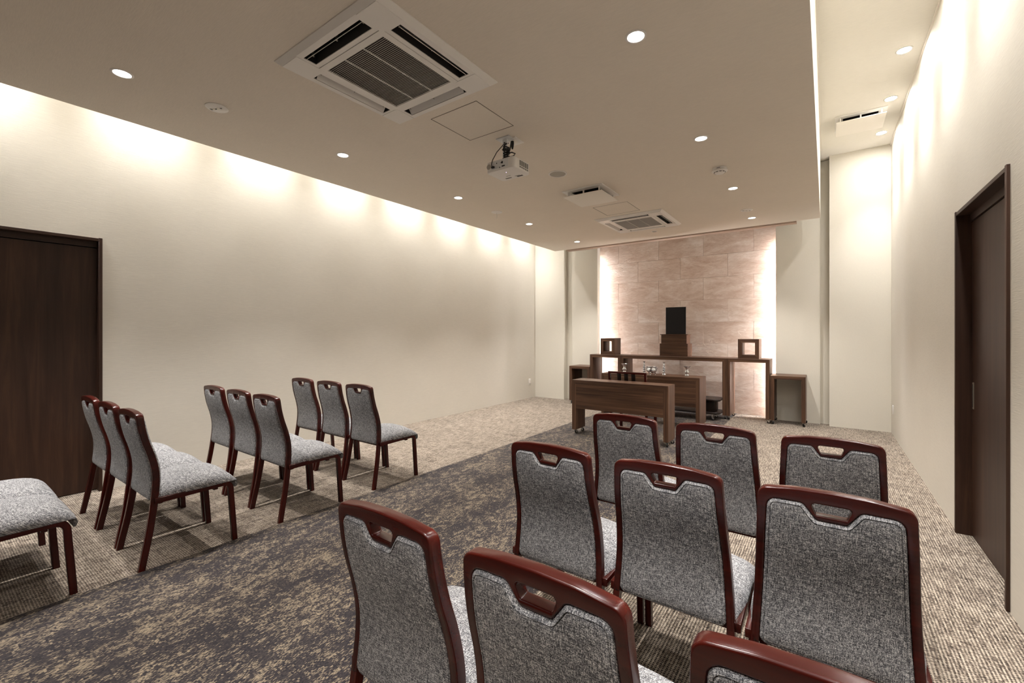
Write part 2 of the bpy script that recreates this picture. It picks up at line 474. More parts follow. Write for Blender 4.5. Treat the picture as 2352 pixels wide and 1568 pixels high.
for k, y in enumerate(YC):
    lab = ['lit downlight above right wall, farthest, by the cream pier', 'lit downlight above right wall, middle one, beside the square vent',
           'lit downlight above right wall, largest and nearest in view'][k] if k < 3 else 'downlight in the raised ceiling above the right wall, beyond the picture top'
    downlight(lab, (0.582, y, ZC), COVE_W, COVEC, 74, 1.0, 'wall washers in the right cove', 0.05, 0.062, 'lens_cove')
for y in YC:
    downlight('downlight hidden above the dropped ceiling, washing the left wall', (-4.923, y, ZC), COVE_W, COVEC, 74, 1.0, 'wall washers in the left cove', 0.05, 0.062, 'lens_cove')

# light strips beside the stone, tucked behind the cream panels
for x, s, lab in ((PLX - 0.135, 1, 'vertical white light strip hidden behind left cream panel'), (PRX + 0.135, -1, 'vertical white light strip hidden behind right cream panel')):
    t = thing('light_strip', lab, 'light strip', (x, 8.165, 0.05), 0, 'light strips beside the stone wall')
    MB().box(-0.012 * s if s < 0 else -0.012, 0.012, -0.02, 0.02, 0, 2.72).build('channel', 'white_matte', t)
    MB().box(min(0.012 * s, 0.015 * s), max(0.012 * s, 0.015 * s), -0.014, 0.014, 0.01, 2.71).build('diffuser', 'led', t)

# ------------------------------------------------------------------ air conditioners
def aircon(label, c):
    t = thing('ceiling_aircon', label, 'air conditioner', (c[0], c[1], ZI), 0, 'ceiling cassette air conditioners')
    zf, so, si, L = -0.028, 0.412, 0.334, 0.268
    slots = {'s': (-L, L, -so, -si), 'n': (-L, L, si, so), 'w': (-so, -si, -L, L), 'e': (si, so, -L, L)}
    hg = 0.306
    me = plate_mesh((-0.448, 0.448, -0.448, 0.448), list(slots.values()) + [(-hg, hg, -hg, hg)], zf, zf + 0.006, 'face_panel')
    link('face_panel', me, 'white_plastic', t)
    A, B = 0.4775, 0.448
    m = MB()
    for k in range(4):
        a = PI / 2 * k
        rot = lambda x, y, z: (x * math.cos(a) - y * math.sin(a), x * math.sin(a) + y * math.cos(a), z)
        m.add([rot(-A, -A, 0), rot(A, -A, 0), rot(A, -A, -0.006), rot(B, -B, zf), rot(-B, -B, zf), rot(-A, -A, -0.006)], [(0, 5, 2, 1), (5, 4, 3, 2)])
    m.build('flange', 'white_plastic', t)
    for k, (sx, sy) in enumerate(((-1, -1), (1, -1), (1, 1), (-1, 1))):          # corner covers
        a, b = 0.285, 0.446
        MB().box(min(sx * a, sx * b), max(sx * a, sx * b), min(sy * a, sy * b), max(sy * a, sy * b), zf - 0.003, zf + 0.001).build('corner_cover', 'white_plastic', t, bevel=0.0015, seg=1)
    for nm, (x0, x1, y0, y1) in slots.items():
        z1 = 0.10
        cav = MB().add([(x0, y0, zf + .004), (x1, y0, zf + .004), (x1, y1, zf + .004), (x0, y1, zf + .004), (x0, y0, z1), (x1, y0, z1), (x1, y1, z1), (x0, y1, z1)],
                       [(4, 7, 6, 5), (0, 4, 5, 1), (1, 5, 6, 2), (2, 6, 7, 3), (3, 7, 4, 0)])
        me = bpy.data.meshes.new('air_slot'); me.from_pydata(cav.v, [], cav.f); s_ = link('air_slot', me, 'cavity', t)
        # louvre: from the inner top edge down and outwards
        w = 0.074
        ins, out = (si + 0.006), (so - 0.004)
        if nm in 'we':
            sg = -1 if nm == 'w' else 1
            prof = [(sg * (ins + .008), zf + 0.060), (sg * (ins + 0.034), zf + 0.032), (sg * (out - .008), zf - 0.004), (sg * (out - 0.0105), zf - 0.0055), (sg * (ins + 0.030), zf + 0.029), (sg * (ins + .006), zf + 0.057)]
            v = MB().prism(prof, 1, -L + 0.012, L - 0.012)
        else:
            sg = -1 if nm == 's' else 1
            prof = [(sg * (ins + .008), zf + 0.060), (sg * (ins + 0.034), zf + 0.032), (sg * (out - .008), zf - 0.004), (sg * (out - 0.0105), zf - 0.0055), (sg * (ins + 0.030), zf + 0.029), (sg * (ins + .006), zf + 0.057)]
            v = MB().prism(prof, 0, -L + 0.012, L - 0.012)
        v.build('louvre', 'white_plastic', t, smooth=True)
        q = (ins + out) / 2; q0, q1 = sorted((sg * (q - .01), sg * (q + .004)))
        for e in (-L + 0.03, 0, L - 0.03):
            if nm in 'we': MB().box(q0, q1, e - 0.002, e + 0.002, zf + 0.02, zf + 0.07).build('louvre_arm', 'grey_mesh', s_)
            else: MB().box(e - 0.002, e + 0.002, q0, q1, zf + 0.02, zf + 0.07).build('louvre_arm', 'grey_mesh', s_)
    # intake grille
    mh = 0.264
    me = plate_mesh((-0.3035, 0.3035, -0.3035, 0.3035), [(-mh, mh, -mh, mh)], zf - 0.002, zf + 0.008, 'intake_frame')
    gf = link('intake_frame', me, 'white_plastic', t)
    n = 44; m = MB()
    for k in range(n):
        y = -mh + 2 * mh * (k + 0.5) / n
        m.add([(-mh, y - 0.0032, zf), (mh, y - 0.0032, zf), (mh, y + 0.0022, zf + 0.007), (-mh, y + 0.0022, zf + 0.007)], [(0, 1, 2, 3)])
        m.add([(-mh, y - 0.0032, zf), (mh, y - 0.0032, zf), (mh, y - 0.0012, zf), (-mh, y - 0.0012, zf)], [(0, 3, 2, 1)])
    sl = m.build('intake_slats', 'white_plastic', t); sl['kind'] = 'stuff'
    for x in (-mh / 3, mh / 3): MB().box(x - 0.002, x + 0.002, -mh, mh, zf - 0.001, zf + 0.006).build('intake_bar', 'white_plastic', t)
    MB().box(-0.31, 0.31, -0.31, 0.31, zf + 0.022, zf + 0.026).build('filter', 'slot_grey', t)
    MB().box(-0.43, 0.43, -0.43, 0.43, 0.11, 0.14).build('casing', 'cavity', t)
    return t
aircon('large ceiling cassette air conditioner nearest the viewer, before the projector', AC1)
aircon('smaller-looking ceiling cassette air conditioner close to the stone altar wall', AC2)

# ------------------------------------------------------------------ small ceiling fittings
def hatch(label, h):
    s = h[2]; t = thing('access_hatch', label, 'hatch', (h[0], h[1], ZI), 0, 'ceiling access hatches')
    a = s / 2
    me = plate_mesh((-a, a, -a, a), [(-a + .0045, a - .0045, -a + .0045, a - .0045)], -0.0008, 0.012, 'hatch_rim'); link('hatch_rim', me, 'seam', t)
    b = a - 0.0065
    me = plate_mesh((-b, b, -b, b), [], -0.0004, 0.012, 'hatch_panel'); link('hatch_panel', me, 'paper_ceiling', t)
    MB().box(-a, a, -a, a, 0.014, 0.02).build('hatch_back', 'cavity', t)
hatch('square flush ceiling hatch between the large air conditioner and projector', HA1)
hatch('square flush ceiling hatch between the hanging-plate vent and far air conditioner', HA2)
def diffuser(label, c, z):
    s = c[2]; t = thing('air_diffuser', label, 'vent', (c[0], c[1], z), 0, 'square hanging-plate vents')
    a = s / 2 + 0.012
    me = plate_mesh((-a, a, -a, a), [(-0.165, 0.165, -0.165, 0.165)], -0.012, 0.0, 'vent_frame'); link('vent_frame', me, 'white_plastic', t)
    m = MB(); q = 0.165
    m.add([(-q, -q, -.01), (q, -q, -.01), (q, q, -.01), (-q, q, -.01), (-q, -q, .15), (q, -q, .15), (q, q, .15), (-q, q, .15)], [(0, 4, 5, 1), (1, 5, 6, 2), (2, 6, 7, 3), (3, 7, 4, 0), (4, 7, 6, 5)])
    me = bpy.data.meshes.new('duct'); me.from_pydata(m.v, [], m.f); link('duct', me, 'cavity', t)
    b = s / 2
    MB().box(-b, b, -b, b, -0.072, -0.064).build('plate', 'white_matte', t, bevel=0.002)
    for x, y in ((-.19, -.19), (.19, -.19), (.19, .19), (-.19, .19), (0, -.19), (0, .19)):
        MB().box(x - 0.007, x + 0.007, y - 0.007, y + 0.007, -0.066, -0.010).build('spacer', 'white_plastic', t)
diffuser('white square hanging-plate vent on the dropped ceiling past the projector', DF1, ZI)
diffuser('white square hanging-plate vent on the raised ceiling by the right wall', DF2, ZC)
def disc_light(label, x, y):
    t = thing('emergency_light', label, 'emergency light', (x, y, ZI), 0.4, 'round emergency lights')
    MB().lathe([(0.072, 0), (0.072, -0.004), (0.066, -0.008), (0.03, -0.010), (0.0, -0.010)], 32).build('cover', 'white_plastic', t, smooth=True)
    MB().lathe([(0.0, -0.0135), (0.010, -0.0125), (0.013, -0.009), (0.0, -0.009)], 16, -0.022).build('bulb', 'glass_bulb', t, smooth=True)
    MB().lathe([(0.0, -0.0135), (0.010, -0.0125), (0.013, -0.009), (0.0, -0.009)], 16, 0.012).build('bulb', 'glass_bulb', t, smooth=True)
    MB().box(-0.012, 0.002, -0.004, 0.004, -0.0125, -0.009).build('bridge', 'slot_grey', t)
    MB().box(0.030, 0.042, -0.005, 0.005, -0.0125, -0.009).build('button', 'vent_grey', t)
    MB().box(-0.052, -0.034, -0.012, 0.008, -0.0098, -0.0088).build('printed_label', 'vent_grey', t)
disc_light('round white emergency light near the left door end of the ceiling', -3.581, 1.327)
disc_light('round white emergency light beside the farthest right-hand downlight', -0.851, 6.51)
t = thing('ceiling_speaker', 'round grey ceiling speaker just beyond the projector', 'speaker', (-2.23, 3.911, ZI))
MB().lathe([(0.094, 0), (0.094, -0.004), (0.088, -0.007), (0.081, -0.005), (0.081, 0)], 40).build('rim', 'white_plastic', t, smooth=True)
MB().lathe([(0.081, -0.002), (0.06, -0.004), (0.001, -0.005), (0.001, -0.001), (0.081, -0.001)], 40).build('grille', 'grey_mesh', t, smooth=True)
t = thing('sprinkler', 'white ceiling disc with thin hanging stem in left downlight row', 'sprinkler', (-3.6, 4.666, ZI))
MB().lathe([(0.074, 0), (0.074, -0.003), (0.05, -0.009), (0.012, -0.014), (0.006, -0.016), (0.0, -0.016)], 32).build('plate', 'white_plastic', t, smooth=True)
MB().tube([(0, 0, -0.014), (0, 0, -0.085)], 0.004).build('stem', 'white_plastic', t, smooth=True)
t = thing('smoke_detector', 'domed smoke detector in the right-hand downlight row', 'smoke detector', (-0.855, 4.722, ZI))
MB().lathe([(0.066, 0), (0.066, -0.018), (0.062, -0.021), (0.0, -0.021)], 36).build('base', 'white_plastic', t, smooth=True)
MB().lathe([(0.072, -0.023), (0.073, -0.027), (0.066, -0.033), (0.055, -0.036), (0.0, -0.036), (0.0, -0.021), (0.066, -0.021)], 36).build('collar', 'white_plastic', t, smooth=True)
MB().lathe([(0.052, -0.036), (0.050, -0.042), (0.034, -0.052), (0.012, -0.055), (0.0, -0.055)], 36).build('dome', 'white_plastic', t, smooth=True)
for k in range(10):
    a = 2 * PI * k / 10
    m = MB().box(-0.010, 0.010, -0.0015, 0.0015, -0.003, 0.003)
    v = m.build('vent_slot', 'slot_grey', t); v.location = (0.0495 * math.cos(a), 0.0495 * math.sin(a), -0.041); v.rotation_euler = (0, 0, a + PI / 2)
MB().box(-0.016, 0.016, -0.0665, -0.0655, -0.013, -0.008).build('printed_mark', 'slot_grey', t)
t = thing('motion_sensor', 'tiny round sensor between the far air conditioner and altar wall', 'sensor', (-2.227, 7.008, ZI))
MB().lathe([(0.046, 0), (0.046, -0.004), (0.040, -0.008), (0.036, -0.006), (0.036, 0)], 28).build('rim', 'white_plastic', t, smooth=True)
MB().lathe([(0.033, 0), (0.033, -0.004), (0.02, -0.010), (0.0, -0.012)], 24).build('eye', 'grey_mesh', t, smooth=True)

# projector
t = thing('projector', 'white projector hanging upside down from the ceiling with black cables', 'projector', (-2.155, 2.95, 2.68))
def rounded(x0, x1, y0, y1, r, n=5):
    out = []
    for cx, cy, a0 in ((x1 - r, y1 - r, 0), (x0 + r, y1 - r, 90), (x0 + r, y0 + r, 180), (x1 - r, y0 + r, 270)):
        for k in range(n + 1):
            a = R(a0 + 90 * k / n); out.append((cx + r * math.cos(a), cy + r * math.sin(a)))
    return out
MB().prism(rounded(-0.142, 0.142, -0.118, 0.118, 0.028), 2, 0.0, 0.088).build('body', 'white_plastic', t, bevel=0.007, seg=3)
MB().box(-0.085, 0.085, -0.1195, -0.112, 0.014, 0.082).build('rear_panel', 'cool_white', t)
for k in range(5):
    y = -0.04 + 0.026 * k
    MB().box(0.138, 0.1428, y, y + 0.021, 0.034, 0.076).build('vent_grille', 'vent_grey', t)
    MB().box(0.138, 0.1428, y, y + 0.021, 0.017, 0.028).build('vent_grille', 'vent_grey', t)
for x, z, w in ((-0.03, 0.06, .004), (0.018, 0.055, .005), (0.03, 0.026, .008), (0.045, 0.026, .008), (0.0, 0.02, .003)):
    MB().box(x - w, x + w, -0.1205, -0.118, z - 0.005, z + 0.005).build('socket', 'black_plastic', t)
MB().lathe([(0.022, 0), (0.022, 0.0015), (0.0, 0.0015)], 20).build('speaker_grille', 'grey_mesh', t).matrix_local = Matrix.Translation((-0.112, -0.118, 0.048)) @ Matrix.Rotation(R(90), 4, 'X')
MB().lathe([(0.03, 0), (0.034, 0.012), (0.034, 0.02), (0.0, 0.02)], 24).build('projection_lens', 'black_panel', t, smooth=True).matrix_local = Matrix.Translation((-0.075, 0.115, 0.044)) @ Matrix.Rotation(R(-90), 4, 'X')
for x, y, w, h_ in ((0.06, 0.085, .028, .010), (0.045, 0.066, .024, .0025), (-0.02, 0.03, .022, .0015), (-0.05, 0.075, .03, .008)):
    MB().box(x - w, x + w, y - h_, y + h_, -0.0012, 0.0006).build('printed_label', 'vent_grey' if w > .0285 or h_ < .003 else 'slot_grey', t)
MB().lathe([(0.003, -0.0014), (0.003, 0.0005), (0, 0.0005)], 12, 0.012, -0.045).build('pilot_light', 'pilot', t)
MB().box(-0.125, -0.100, 0.07, 0.11, 0.086, 0.094).build('foot', 'black_plastic', t)
MB().box(-0.075, 0.035, -0.05, 0.05, 0.086, 0.092).build('mount_plate', 'cool_white', t)
a_ = MB().box(-0.05, -0.008, -0.012, 0.004, 0.09, 0.297).build('mount_arm', 'cool_white', t, bevel=0.002)
for z in (0.15, 0.20, 0.265): MB().box(-0.036, -0.022, -0.0145, -0.011, z - 0.006, z + 0.006).build('bolt', 'slot_grey', a_)
MB().box(-0.095, 0.035, -0.045, 0.045, 0.296, 0.3045).build('ceiling_bracket', 'cool_white', t, bevel=0.001)
MB().tube([(-0.02, 0.03, 0.275), (-0.035, -0.02, 0.25), (-0.06, -0.08, 0.17), (-0.075, -0.115, 0.10), (-0.078, -0.128, 0.06), (-0.07, -0.126, 0.035)], 0.0035).build('cable', 'black_rubber', t, smooth=True)
cb = MB().tube([(0.0, 0.045, 0.29), (0.005, 0.02, 0.22), (0.012, -0.02, 0.15), (0.010, -0.06, 0.10), (0.02, -0.11, 0.075), (0.03, -0.125, 0.05)], 0.006)
random.seed(3)
pts = []
for k in range(42):
    a = k * 0.9
    pts.append((0.005 + 0.028 * math.cos(a) + 0.012 * random.uniform(-1, 1), -0.035 + 0.022 * math.sin(a), 0.11 + 0.0028 * k + 0.008 * random.uniform(-1, 1)))
cb.tube(pts, 0.0055, 6)
cb.tube([(0.02, -0.03, 0.16), (0.06, -0.03, 0.158), (0.085, -0.02, 0.145), (0.07, -0.02, 0.132), (0.03, -0.03, 0.125), (0.0, -0.04, 0.12)], 0.005)
cb.build('cable_bundle', 'black_rubber', t, smooth=True)
MB().box(-0.078, -0.05, -0.134, -0.118, 0.026, 0.04).build('cable_plug', 'black_rubber', t, bevel=0.003)
t = thing('ceiling_socket', 'white socket plate with black plug on ceiling above projector', 'socket', (-2.155, 3.03, ZI))
MB().box(-0.062, 0.062, -0.068, 0.068, -0.006, 0).build('plate', 'white_plastic', t, bevel=0.002)
MB().box(-0.03, 0.03, -0.035, 0.035, -0.009, -0.005).build('insert', 'white_matte', t, bevel=0.001)
MB().lathe([(0.012, -0.008), (0.014, -0.03), (0.011, -0.055), (0.006, -0.075), (0.0, -0.075)], 14, 0.0, -0.02).build('plug', 'black_rubber', t, smooth=True)

# wall sockets
for x, y, s, lab in ((XL, 7.70, 1, 'small white wall socket at the far end of left wall'), (XR, 7.651, -1, 'small white wall socket at the far end of right wall')):
    t = thing('wall_socket', lab, 'socket', (x, y, 0.34), 0, 'wall sockets')
    MB().box(min(0, s * .009), max(0, s * .009), -0.036, 0.036, -0.06, 0.06).build('plate', 'white_plastic', t, bevel=0.002)
    for z in (-0.02, 0.02): MB().box(min(s * .008, s * .011), max(s * .008, s * .011), -0.012, 0.012, z - 0.012, z + 0.012).build('outlet', 'white_matte', t, bevel=0.001)

# ------------------------------------------------------------------ altar furniture
cast_me = None
def caster(t, x, y, rz, label=None):
    """part 'caster' with its wheel as a sub-part; hangs from z=0.062 to the floor"""
    global cast_me
    if cast_me is None:
        m = MB().lathe([(0.016, 0.062), (0.016, 0.058), (0.010, 0.052), (0.008, 0.048), (0, 0.048)], 14)
        m.prism([(-0.010, 0.050), (0.020, 0.050), (0.024, 0.030), (0.018, 0.014), (0.008, 0.020), (-0.008, 0.040)], 1, -0.013, -0.0105)
        m.prism([(-0.010, 0.050), (0.020, 0.050), (0.024, 0.030), (0.018, 0.014), (0.008, 0.020), (-0.008, 0.040)], 1, 0.0105, 0.013)
        m.box(-0.012, 0.02, -0.013, 0.013, 0.047, 0.051)
        f = m.mesh('caster')
        w = MB().lathe([(0.0, -0.009), (0.017, -0.009), (0.0225, -0.007), (0.0235, 0.0), (0.0225, 0.007), (0.017, 0.009), (0.0, 0.009)], 20)
        w.v = [(0.014 + p[0], p[2], 0.0235 + p[1]) for p in w.v]
        cast_me = (f, w.mesh('wheel', smooth=True))
    c = link('caster', cast_me[0], 'chrome', t, (x, y, 0)); c.rotation_euler = (0, 0, rz)
    c.location = (x, y, 0)
    link('wheel', cast_me[1], 'black_rubber', c)
def frame_table(name, label, x0, x1, y0, y1, h, th, group=None, panel=None, cat='table', leg=None):
    """open box table on casters: mitred top and two slab legs; panel = z of a front board's lower edge"""
    cx, cy = (x0 + x1) / 2, (y0 + y1) / 2
    t = thing(name, label, cat, (cx, cy, 0), 0, group)
    a, b, c, d = x0 - cx, x1 - cx, y0 - cy, y1 - cy
    l = leg or th
    e = 0.0004
    MB().prism([(a, h), (b, h), (b - l - e, h - th), (a + l + e, h - th)], 1, c, d).build('top', 'walnut_x', t, bevel=0.0008, seg=1)
    MB().prism([(a, h - e), (a + l, h - th), (a + l, 0.062), (a, 0.062)], 1, c, d).build('leg', 'walnut_z', t, bevel=0.0008, seg=1)
    MB().prism([(b, h - e), (b - l, h - th), (b - l, 0.062), (b, 0.062)], 1, c, d).build('leg', 'walnut_z', t, bevel=0.0008, seg=1)
    if panel: MB().box(a + l + e, b - l - e, c + 0.0015, c + 0.022, panel, h - th - e).build('front_panel', 'walnut_x', t, bevel=0.0008, seg=1)
    random.seed(int(abs(x0 * 100)))
    for x in (a + l / 2, b - l / 2):
        for y in (c + 0.045, d - 0.045): caster(t, x, y, random.uniform(-1.2, 1.2))
    return t
frame_table('lectern_table', 'walnut table with deep front board, nearest the chairs, on casters', -2.784, -1.512, 5.27, 5.545, 0.73, 0.058, panel=0.350)
frame_table('offering_table', 'longer walnut table holding the silver altar vessels', -2.892, -1.427, 6.46, 6.86, 0.73, 0.05, panel=0.316)
AY0, AY1, AH = 7.55, 8.0, 0.962
frame_table('altar_frame', 'tall narrow open walnut frame at left end of altar', -3.612, -3.008, AY0, AY1, AH, 0.052, 'altar frames')
frame_table('altar_frame', 'wide open walnut altar table bearing the black portrait panel', -3.006, -1.274, AY0, AY1, AH, 0.056, 'altar frames')
frame_table('altar_frame', 'tall narrow open walnut frame at right end of altar', -1.272, -0.684, AY0, AY1, AH, 0.052, 'altar frames')
frame_table('side_frame', 'low open walnut frame table left of the altar', -4.050, -3.616, AY0, AY1, 0.727, 0.052, 'low side frames')
frame_table('side_frame', 'low open walnut frame table right of the altar', -0.676, -0.237, AY0, AY1, 0.727, 0.050, 'low side frames')

def cube_frame(label, x0, x1, y0):
    s = x1 - x0; w = 0.056
    t = thing('hollow_cube', label, 'display cube', ((x0 + x1) / 2, y0 + 0.15, AH), 0, 'hollow walnut cubes')
    a = s / 2; y = (-0.15, 0.15); h = 0.304
    MB().prism([(-a, 0), (a, 0), (a - w, w), (-a + w, w)], 1, *y).build('board', 'walnut_x', t, bevel=0.0008, seg=1)
    MB().prism([(-a, h), (a, h), (a - w, h - w), (-a + w, h - w)], 1, *y).build('board', 'walnut_x', t, bevel=0.0008, seg=1)
    for q in (-1, 1): MB().prism([(q * a, 0), (q * a, h), (q * (a - w), h - w), (q * (a - w), w)], 1, *y).build('board', 'walnut_z', t, bevel=0.0008, seg=1)
cube_frame('hollow walnut cube standing on the left altar frame', -3.428, -3.150, 7.615)
cube_frame('hollow walnut cube standing on the right altar frame', -1.118, -0.828, 7.615)

t = thing('stepped_pedestal', 'stepped walnut box pedestal in the middle of the altar', 'pedestal', (-2.135, 7.88, AH))
MB().box(-0.235, 0.235, -0.13, 0.16, 0, 0.217).build('lower_box', 'walnut_x', t, bevel=0.0015, seg=1)
MB().box(-0.213, 0.213, -0.118, 0.13, 0.217, 0.367).build('upper_box', 'walnut_x', t, bevel=0.0015, seg=1)
MB().box(-0.232, 0.232, -0.13, 0.145, 0.367, 0.379).build('lid', 'walnut_x', t, bevel=0.0015, seg=1)
t = thing('portrait_panel', 'black rectangular portrait panel standing on the stepped pedestal', 'picture frame', (-2.106, 7.79, AH + 0.379))
m = plate_mesh((-0.167, 0.167, 0, 0.466), [(-0.159, 0.159, 0.008, 0.458)], -0.004, 0.018, 'frame')
fr = link('frame', m, 'black_plastic', t); fr.rotation_euler = (R(90), 0, 0); fr.location = (0, 0.004, 0)
MB().box(-0.159, 0.159, -0.010, -0.004, 0.008, 0.458).build('panel', 'black_panel', t)
MB().prism([(0.0, 0.02), (0.10, 0.0), (0.104, 0.0), (0.0, 0.35)], 0, -0.02, 0.02).build('easel_leg', 'black_plastic', t)

# silver vessels
ZT = 0.73
def vase(label, x, y):
    t = tag(MB().lathe([(0.030, 0), (0.032, 0.004), (0.031, 0.012), (0.024, 0.022), (0.021, 0.030), (0.030, 0.042), (0.034, 0.055), (0.030, 0.068), (0.021, 0.078), (0.018, 0.092), (0.020, 0.105), (0.028, 0.120),
                    (0.044, 0.136), (0.052, 0.141), (0.053, 0.1435), (0.049, 0.1435), (0.036, 0.133), (0.020, 0.112), (0.012, 0.09), (0, 0.088)], 32).build('flower_vase', 'silver', smooth=True), label, 'vase', 'silver flower vases')
    t.location = (x, y, ZT)
vase('silver flared vase at the left end of offering table', -2.605, 6.70)
vase('silver flared vase at the right end of offering table', -1.652, 6.70)
def candle(label, x, y):
    pr = [(0.029, 0), (0.030, 0.005), (0.026, 0.014), (0.017, 0.022), (0.013, 0.028)]
    z = 0.028
    for r, h in ((0.025, 0.030), (0.023, 0.030), (0.021, 0.028), (0.018, 0.024), (0.014, 0.020)):
        for k in range(1, 6): pr.append((0.011 + (r - 0.011) * math.sin(PI * k / 6), z + h * k / 6))
        z += h; pr.append((0.0105, z))
    pr += [(0.009, z + 0.012), (0.012, z + 0.024), (0.020, z + 0.030), (0.021, z + 0.033), (0.012, z + 0.030), (0, z + 0.028)]
    t = tag(MB().lathe(pr, 28).build('candlestick', 'silver', smooth=True), label, 'candlestick', 'silver candlesticks'); t.location = (x, y, ZT)
candle('tall beaded silver candlestick left of the silver bowl', -2.283, 6.69)
candle('tall beaded silver candlestick right of the silver bowl', -1.972, 6.66)
t = thing('incense_burner', 'round silver three-legged incense burner with side handles', 'incense burner', (-2.135, 6.585, ZT))
MB().lathe([(0.0, 0.030), (0.03, 0.031), (0.055, 0.040), (0.074, 0.058), (0.079, 0.074), (0.074, 0.090), (0.062, 0.100), (0.060, 0.108), (0.068, 0.120), (0.071, 0.124), (0.066, 0.124), (0.056, 0.108), (0.05, 0.09), (0.0, 0.085)], 40).build('bowl', 'silver', t, smooth=True)
for k in range(3):
    a = R(90 + 120 * k + 180); x, y = 0.05 * math.cos(a), 0.05 * math.sin(a)
    MB().tube([(x * 0.9, y * 0.9, 0.045), (x * 1.1, y * 1.1, 0.030), (x, y, 0.014), (x * 1.08, y * 1.08, 0.0)], [0.012, 0.011, 0.006, 0.009], 12).build('leg', 'silver', t, smooth=True)
for s in (-1, 1):
    MB().tube([(s * 0.060, 0, 0.104), (s * 0.078, 0, 0.118), (s * 0.084, 0, 0.106), (s * 0.079, 0, 0.088)], 0.0055, 10).build('handle', 'silver', t, smooth=True)

# officiant's chair between the two tables (its back towards us)
t = thing('slat_chair', 'dark wooden chair with three back slats behind nearest walnut table', 'chair', (-2.155, 5.83, 0))
MB().prism([(-0.262, 0.812), (0.262, 0.812), (0.262, 0.840), (-0.262, 0.840)], 1, -0.215, -0.185).build('top_rail', 'mahogany_x', t, bevel=0.004)
for s in (-1, 1):
    x0, x1 = sorted((s * 0.262, s * 0.232))
    q = lambda y, z: [(x0, y, z), (x1, y, z), (x1, y + 0.03, z), (x0, y + 0.03, z)]
    MB().sweep(None, [q(-0.205, 0), q(-0.165, 0.25), q(-0.155, 0.42), q(-0.185, 0.62), q(-0.215, 0.815)]).build('leg', 'mahogany_z', t, bevel=0.003, angle=60)
    x0, x1 = sorted((s * 0.262, s * 0.228))
    MB().box(x0, x1, 0.205, 0.24, 0, 0.40).build('leg', 'mahogany_z', t, bevel=0.003)
    MB().box(min(s * .255, s * .235), max(s * .255, s * .235), -0.14, 0.21, 0.36, 0.40).build('seat_rail', 'mahogany_y', t, bevel=0.002)
    MB().box(min(s * .252, s * .236), max(s * .252, s * .236), -0.15, 0.21, 0.14, 0.165).build('stretcher', 'mahogany_y', t, bevel=0.002)
for k in (-1, 0, 1):
    x = -0.012 + k * 0.098
    q = lambda y, z, d: [(x - 0.027 + d, y, z), (x + 0.027 + d, y, z), (x + 0.027 + d, y + 0.012, z), (x - 0.027 + d, y + 0.012, z)]
    MB().sweep(None, [q(-0.15, 0.42, 0.0), q(-0.175, 0.62, 0.0), q(-0.205, 0.815, 0.0)]).build('back_slat', 'darkwood_z', t, bevel=0.002, angle=60)
MB().box(-0.24, 0.24, -0.155, 0.235, 0.395, 0.425).build('seat_board', 'mahogany_x', t, bevel=0.006)
MB().prism(rounded(-0.235, 0.235, -0.14, 0.23, 0.03), 2, 0.423, 0.455).build('seat_cushion', 'black_rubber', t, bevel=0.012, seg=3)

# two-tier trolley beneath the altar
t = thing('trolley', 'dark two-tier wheeled trolley standing beneath the altar table', 'trolley', (-2.12, 7.48, 0))
MB().prism(rounded(-0.80, 0.80, -0.20, 0.20, 0.08), 2, 0.305, 0.335).build('upper_board', 'darkwood_x', t, bevel=0.01, seg=3)
MB().prism(rounded(-0.80, 0.80, -0.20, 0.20, 0.08), 2, 0.105, 0.135).build('lower_board', 'darkwood_x', t, bevel=0.01, seg=3)
for s in (-1, 1):
    MB().box(min(s * .5, s * .72), max(s * .5, s * .72), -0.13, 0.13, 0.135, 0.305).build('pillar', 'darkwood_z', t, bevel=0.004)
for x in (-0.7, 0.68):
    for y in (-0.13, 0.13):
        caster(t, x, y, 0.4)
        MB().lathe([(0.012, 0.060), (0.012, 0.107), (0, 0.107)], 12, x, y).build('caster_stem', 'chrome', t)

# ------------------------------------------------------------------ stacking chairs
PROF = [(0, 0), (.09, .017), (.2, .038), (.32, .056), (.415, .067), (.488, .072), (.557, .069), (.636, .053), (.724, .027), (.80, .011), (.876, .002), (.92, .0)]
def yb(z):
    n = len(PROF)
    for i in range(n - 1):
        if PROF[i][0] <= z <= PROF[i + 1][0] or i == n - 2:
            p0, p1, p2, p3 = PROF[max(i - 1, 0)], PROF[i], PROF[i + 1], PROF[min(i + 2, n - 1)]
            h_ = p2[0] - p1[0]; u = (z - p1[0]) / h_
            m1 = (p2[1] - p0[1]) / max(p2[0] - p0[0], 1e-6) * h_; m2 = (p3[1] - p1[1]) / max(p3[0] - p1[0], 1e-6) * h_
            return (2*u**3 - 3*u*u + 1)*p1[1] + (u**3 - 2*u*u + u)*m1 + (-2*u**3 + 3*u*u)*p2[1] + (u**3 - u*u)*m2
    return 0
def wo(z): return 0.1815 + (0.86 - z) * 0.0575          # outer half width
def wi(z): return wo(z) - 0.0245                         # half width of the upholstered panel
ZB = 0.372
DEP = 0.036
